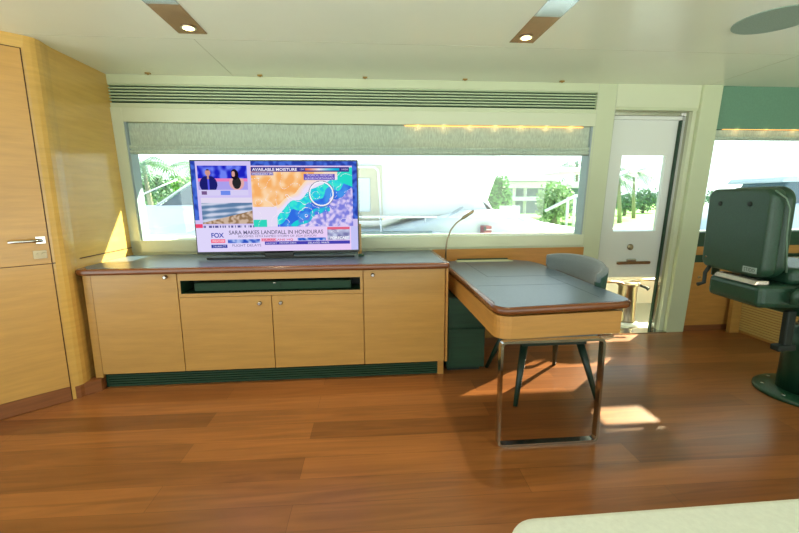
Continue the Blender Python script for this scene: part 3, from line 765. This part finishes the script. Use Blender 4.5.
rl.tube([(xa,Y-.1,za),(xb-.08,Y-.1,za),(xb,Y-.1,za-.06),(xc,Y-.1,zc)], .02); xa, za = at(340,217,Y-.4); xb, zb = at(437,217,Y-.4)
rl.tube([(xa,Y-.4,za),(xb,Y-.4,zb)], .02)
for xx in (380,425): p0 = at(xx,217,Y-.4); rl.tube([(p0[0],Y-.4,p0[1]),(p0[0]+.03,Y-.5,p0[1]-.5)], .015)
rl.build('handrail', 'rail_out', ya)
x0,z0 = at(483,236,Y-.68); x1,z1 = at(491,226,Y-.68)
f = MB(); f.box(x0,x1,Y-.72,Y-.5,z0,z1,'flag_red'); n=4
for k in range(2): f.box(x0, x1, Y-.725, Y-.72, z0+(z1-z0)*(.18+.42*k), z0+(z1-z0)*(.30+.42*k), 'yacht_white')
f.box(x0-.0, x0+(x1-x0)*.3, Y-.727, Y-.72, z0+(z1-z0)*.55, z1, 'dark_strip'); f.build('registration_plate', None, ya)
# left yacht with raked windscreen
yl = empty('sport_yacht', (-5, 12.5, -1.9), 'white sport yacht with raked blue windscreen seen at the window left end', 'yacht')
Y = 11.8
MB().prism_xz(wpts(Y, (90,207),(196,205),(260,205),(260,232),(150,234),(110,240)), Y, Y+3.5, bev=.1).build('hull', 'yacht_white', yl)
MB().prism_xz(wpts(Y+.4, (156,208),(190,184),(260,172),(260,208)), Y+.4, Y+2.6, bev=.08).build('windscreen', 'yacht_glass', yl)
f = MB(); a = at(152,209,Y+.3); c_ = at(190,183,Y+.3); e_ = at(262,171,Y+.3); f.tube([(a[0],Y+.3,a[1]),(c_[0],Y+.3,c_[1]),(e_[0],Y+.3,e_[1])], .035); f.build('screen_frame', 'yacht_white', yl)
f = MB(); a = at(100,214,Y+.2); c_ = at(196,180,Y+.2); f.tube([(a[0]+.1,Y-.1,a[1]),(c_[0]-.5,Y+.2,c_[1]+.02)], .022); f.build('bow_rail', 'rail_out', yl); f = MB(); a = at(100,236,Y-.4); c_ = at(260,228,Y-.4); f.tube([(a[0],Y-.4,a[1]),(c_[0],Y-.4,c_[1])], .02); f.build('handrail', 'rail_out', yl)
# right-hand yacht beyond the helm window
yr = empty('cabin_cruiser', (15, 14, -1.9), 'pale cabin cruiser with dark glass beyond the helm chair', 'yacht')
Y = 11
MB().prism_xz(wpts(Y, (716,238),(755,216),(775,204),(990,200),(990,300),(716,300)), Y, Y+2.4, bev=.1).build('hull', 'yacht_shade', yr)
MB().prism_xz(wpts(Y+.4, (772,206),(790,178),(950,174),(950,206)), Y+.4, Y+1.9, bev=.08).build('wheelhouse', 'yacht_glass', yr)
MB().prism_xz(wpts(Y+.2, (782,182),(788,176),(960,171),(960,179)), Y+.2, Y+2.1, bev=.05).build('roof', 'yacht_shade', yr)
f = MB(); a = at(706,205,Y); c_ = at(714,166,Y+.1); f.tube([(a[0],Y+.5,a[1]-.6),(c_[0],Y+.5,c_[1])], [.06,.03]); f.build('antenna', 'dark_strip', yr)
# modern building
bl = empty('waterfront_house', (10, 34, -.9), 'white modern waterfront house with balconies behind the trees', 'house')
Y = 32
def slab(p0, p1, Y, d, name, m): a = at(*p0, Y); c_ = at(*p1, Y); return MB().box(min(a[0],c_[0]), max(a[0],c_[0]), Y, Y+d, min(a[1],c_[1]), max(a[1],c_[1])).build(name, m, bl)
slab((512,214),(590,184), Y+1.5, 6, 'wall', 'building_glass')
slab((505,188),(592,181.5), Y, 8, 'floor_slab', 'concrete_white'); slab((508,201),(540,196.5), Y, 7, 'floor_slab', 'concrete_white')
slab((560,172),(600,167), Y, 7, 'roof', 'concrete_white'); slab((508,181),(560,178), Y-.5, 7, 'roof', 'concrete_white')
for xx in (514, 525, 560, 566, 588): slab((xx,214),(xx+2.2,182), Y+.3, .5, 'column', 'concrete_white')
tag(MB().box(at(500,208,26.5)[0], at(520,208,26.5)[0], 26.5, 26.6, -.9, at(500,206,26)[1]).build('fence_panel', 'concrete_white'), 'low white fence panel beside the green tree on the shore', 'fence')
gw = MB(); a = at(545,211,26.6); c_ = at(575,196,26.6); e_ = at(600,196,26.6)
gw.tube([(a[0],26.6,a[1]),(c_[0],26.6,c_[1]),(e_[0],26.6,e_[1])], .1)
for xx in (568,575,582,589): q = at(xx,197,26.6); gw.tube([(q[0],26.6,q[1]),(q[0],26.6,-.9)], .09)
tag(gw.build('gangway', 'concrete_white'), 'white railed gangway in front of the house', 'gangway')

def leaf_cloud(b, c, r, n, size, rr):
    for _ in range(n):
        th = rr.uniform(0, 2*PI); ph = math.acos(rr.uniform(-1, 1)); k = rr.uniform(.55, 1)
        k *= 1 + .22*math.sin(3*th+c[0])*math.sin(2*ph)
        p = Vector((c[0]+r[0]*k*math.sin(ph)*math.cos(th), c[1]+r[1]*k*math.sin(ph)*math.sin(th), c[2]+r[2]*k*math.cos(ph)))
        d1 = Vector((rr.gauss(0,1), rr.gauss(0,1), rr.gauss(0,1))).normalized()*size*rr.uniform(.6,1.3)
        d2 = d1.cross(Vector((rr.gauss(0,1), rr.gauss(0,1), rr.gauss(0,1)))).normalized()*size*.6
        b.bm.faces.new([b.bm.verts.new(p-d1), b.bm.verts.new(p+d2), b.bm.verts.new(p+d1), b.bm.verts.new(p-d2)])
def tree(px_, ytop, ybot, wpx, Y, m, label, seed, n=900, group='trees on the shore'):
    rr = random.Random(seed)
    x, zt = at(px_, ytop, Y); _, zb = at(px_, ybot, Y); hw = wpx/2*Y/F
    t = empty('tree', (x, Y, -.9), label, 'tree', group)
    b = MB(); zc = (zt+zb)/2; rz = max(.5,(zt-zb)/2)
    leaf_cloud(b, (x,Y,zc), (hw,hw*.9,rz), n, .035*hw+.12, rr)
    for k in range(4): leaf_cloud(b, (x+rr.uniform(-.5,.5)*hw, Y+rr.uniform(-.4,.4)*hw, zc+rr.uniform(-.4,.5)*rz), (hw*.55,hw*.55,rz*.5), n//5, .035*hw+.12, rr)
    b.build('foliage', m, t)
    MB().tube([(x,Y,-.95),(x+.1,Y,zc-.2),(x,Y,zc+rz*.4)], [.22,.16,.06]).build('trunk', 'bark', t)
tree(499, 176, 216, 26, 29, 'leaf_green', 'vivid green tree just right of the big white yacht', 1)
tree(556, 183, 222, 38, 28.5, 'leaf_pale', 'pale green bushy tree in front of the white house', 2)
tree(150, 172, 208, 34, 33, 'leaf_far', 'dark green leafy tree behind the sport yacht at left', 3)
tree(182, 176, 206, 40, 37, 'leaf_green', 'green tree between the palm and the television', 4)
tree(626, 193, 212, 26, 48, 'leaf_far', 'low grey green tree in the left of the door window', 5)
tree(645, 188, 212, 30, 55, 'leaf_far', 'low grey green tree in the right of the door window', 6)
tree(735, 190, 206, 60, 60, 'leaf_far', 'far low tree line hump behind the helm chair', 8)
def palm(px_, ytop, Y, L, label, seed, nf=15):
    rr = random.Random(seed); x, zt = at(px_, ytop, Y)
    t = empty('palm_tree', (x,Y,-.9), label, 'palm tree', 'palm trees on the shore')
    MB().tube([(x+.4,Y,-.95),(x+.15,Y,zt*.5),(x,Y,zt)], [.2,.14,.11]).build('trunk', 'bark', t)
    b = MB()
    for k in range(nf):
        a = 2*PI*k/nf + rr.uniform(-.15,.15); el = rr.uniform(-.1,1.1); pts = []
        for i in range(9):
            s = i/8; rad = L*s*math.cos(el*(1-s*.4)); z = zt + L*(math.sin(el)*s - .85*s*s)
            pts.append(Vector((x+rad*math.cos(a), Y+rad*math.sin(a), z)))
        side = Vector((-math.sin(a), math.cos(a), 0))
        for i in range(8):
            for q in (0,.5):
                p0 = pts[i].lerp(pts[i+1], q); p1 = pts[i].lerp(pts[i+1], min(1,q+.32)); w_ = L*.26*math.sin(PI*min(.97,(i+q+.6)/8.6))
                for sgn in (-1,1):
                    tip = p0 + side*sgn*w_ + (pts[i+1]-pts[i])*.9 + Vector((0,0,-w_*.55))
                    b.bm.faces.new([b.bm.verts.new(p0), b.bm.verts.new(p1), b.bm.verts.new(tip)])
    b.build('fronds', 'palm_leaf', t)
palm(143, 165, 27, 2.6, 'feathery palm at the far left end of the main window', 11)
palm(196, 168, 44, 3.6, 'palm tree peeking out above the sport yacht windscreen', 12)
palm(577, 166, 46, 3.2, 'tall palm tree at the right end of the main window', 13)
palm(592, 186, 29, 1.3, 'lower palm tree behind the gangway railing', 14)
palm(619, 178, 34, 1.7, 'left palm tree seen through the side door window', 15)
palm(634, 173, 41, 2.7, 'right palm tree seen through the side door window', 16)

# ================================================================ LIGHT
wd = bpy.data.worlds.new('world'); SC.world = wd; wd.use_nodes = True; nt = wd.node_tree; nt.nodes.clear()
o = nt.nodes.new('ShaderNodeOutputWorld'); bg = nt.nodes.new('ShaderNodeBackground'); tc = nt.nodes.new('ShaderNodeTexCoord'); sx = nt.nodes.new('ShaderNodeSeparateXYZ')
rp = nt.nodes.new('ShaderNodeValToRGB'); cr = rp.color_ramp
cr.elements[0].position = 0; cr.elements[0].color = (.92,.96,.84,1)
cr.elements[1].position = .47; cr.elements[1].color = (.80,.86,.76,1)
e = cr.elements.new(.50); e.color = (.37,.40,.40,1); e = cr.elements.new(.62); e.color = (.32,.37,.39,1); e = cr.elements.new(1); e.color = (.16,.24,.36,1)
mr = nt.nodes.new('ShaderNodeMapRange'); mr.inputs['From Min'].default_value = -1; mr.inputs['From Max'].default_value = 1
nt.links.new(tc.outputs['Generated'], sx.inputs[0]); nt.links.new(sx.outputs['Z'], mr.inputs['Value']); nt.links.new(mr.outputs[0], rp.inputs[0])
nt.links.new(rp.outputs[0], bg.inputs[0]); nt.links.new(bg.outputs[0], o.inputs[0]); bg.inputs[1].default_value = 5.2
sn = bpy.data.lights.new('sun', 'SUN'); sn.energy = 26; sn.angle = .009; sn.color = (1,.95,.72)
so = bpy.data.objects.new('sun', sn); COL.objects.link(so); so.location = (8,10,9)
so.rotation_euler = Vector((1.5,1.1,1.3)).to_track_quat('Z','Y').to_euler()

gl = bpy.data.lights.new('added_glint_spot', 'SPOT'); gl.energy = 9000; gl.color = (1,.86,.6); gl.spot_size = math.radians(11); gl.spot_blend = .1; gl.shadow_soft_size = .02  # added spot outside, throws the sun patch under the desk
go = bpy.data.objects.new('added_glint_spot', gl); COL.objects.link(go); go.location = (5.5,5.9,1.5)
go.rotation_euler = Vector((5.5-1.05,5.9-2.48,1.5)).to_track_quat('Z','Y').to_euler()

cam = bpy.data.cameras.new('camera'); cam.sensor_width = 36; cam.lens = F/799*36; cam.clip_start = .05; cam.clip_end = 500
co = bpy.data.objects.new('camera', cam); COL.objects.link(co)
M = Matrix((RT, UP, -FW)).transposed().to_4x4(); M.translation = (0,0,H); co.matrix_world = M
SC.camera = co
vs = SC.view_settings; SC.display_settings.display_device = 'sRGB'; vs.view_transform = 'Standard'; vs.look = 'None'; vs.gamma = 1; vs.exposure = 0; vs.use_curve_mapping = False
SC.cycles.use_denoising = True
SC.cycles.max_bounces = 8; SC.cycles.diffuse_bounces = 5; SC.cycles.transparent_max_bounces = 12
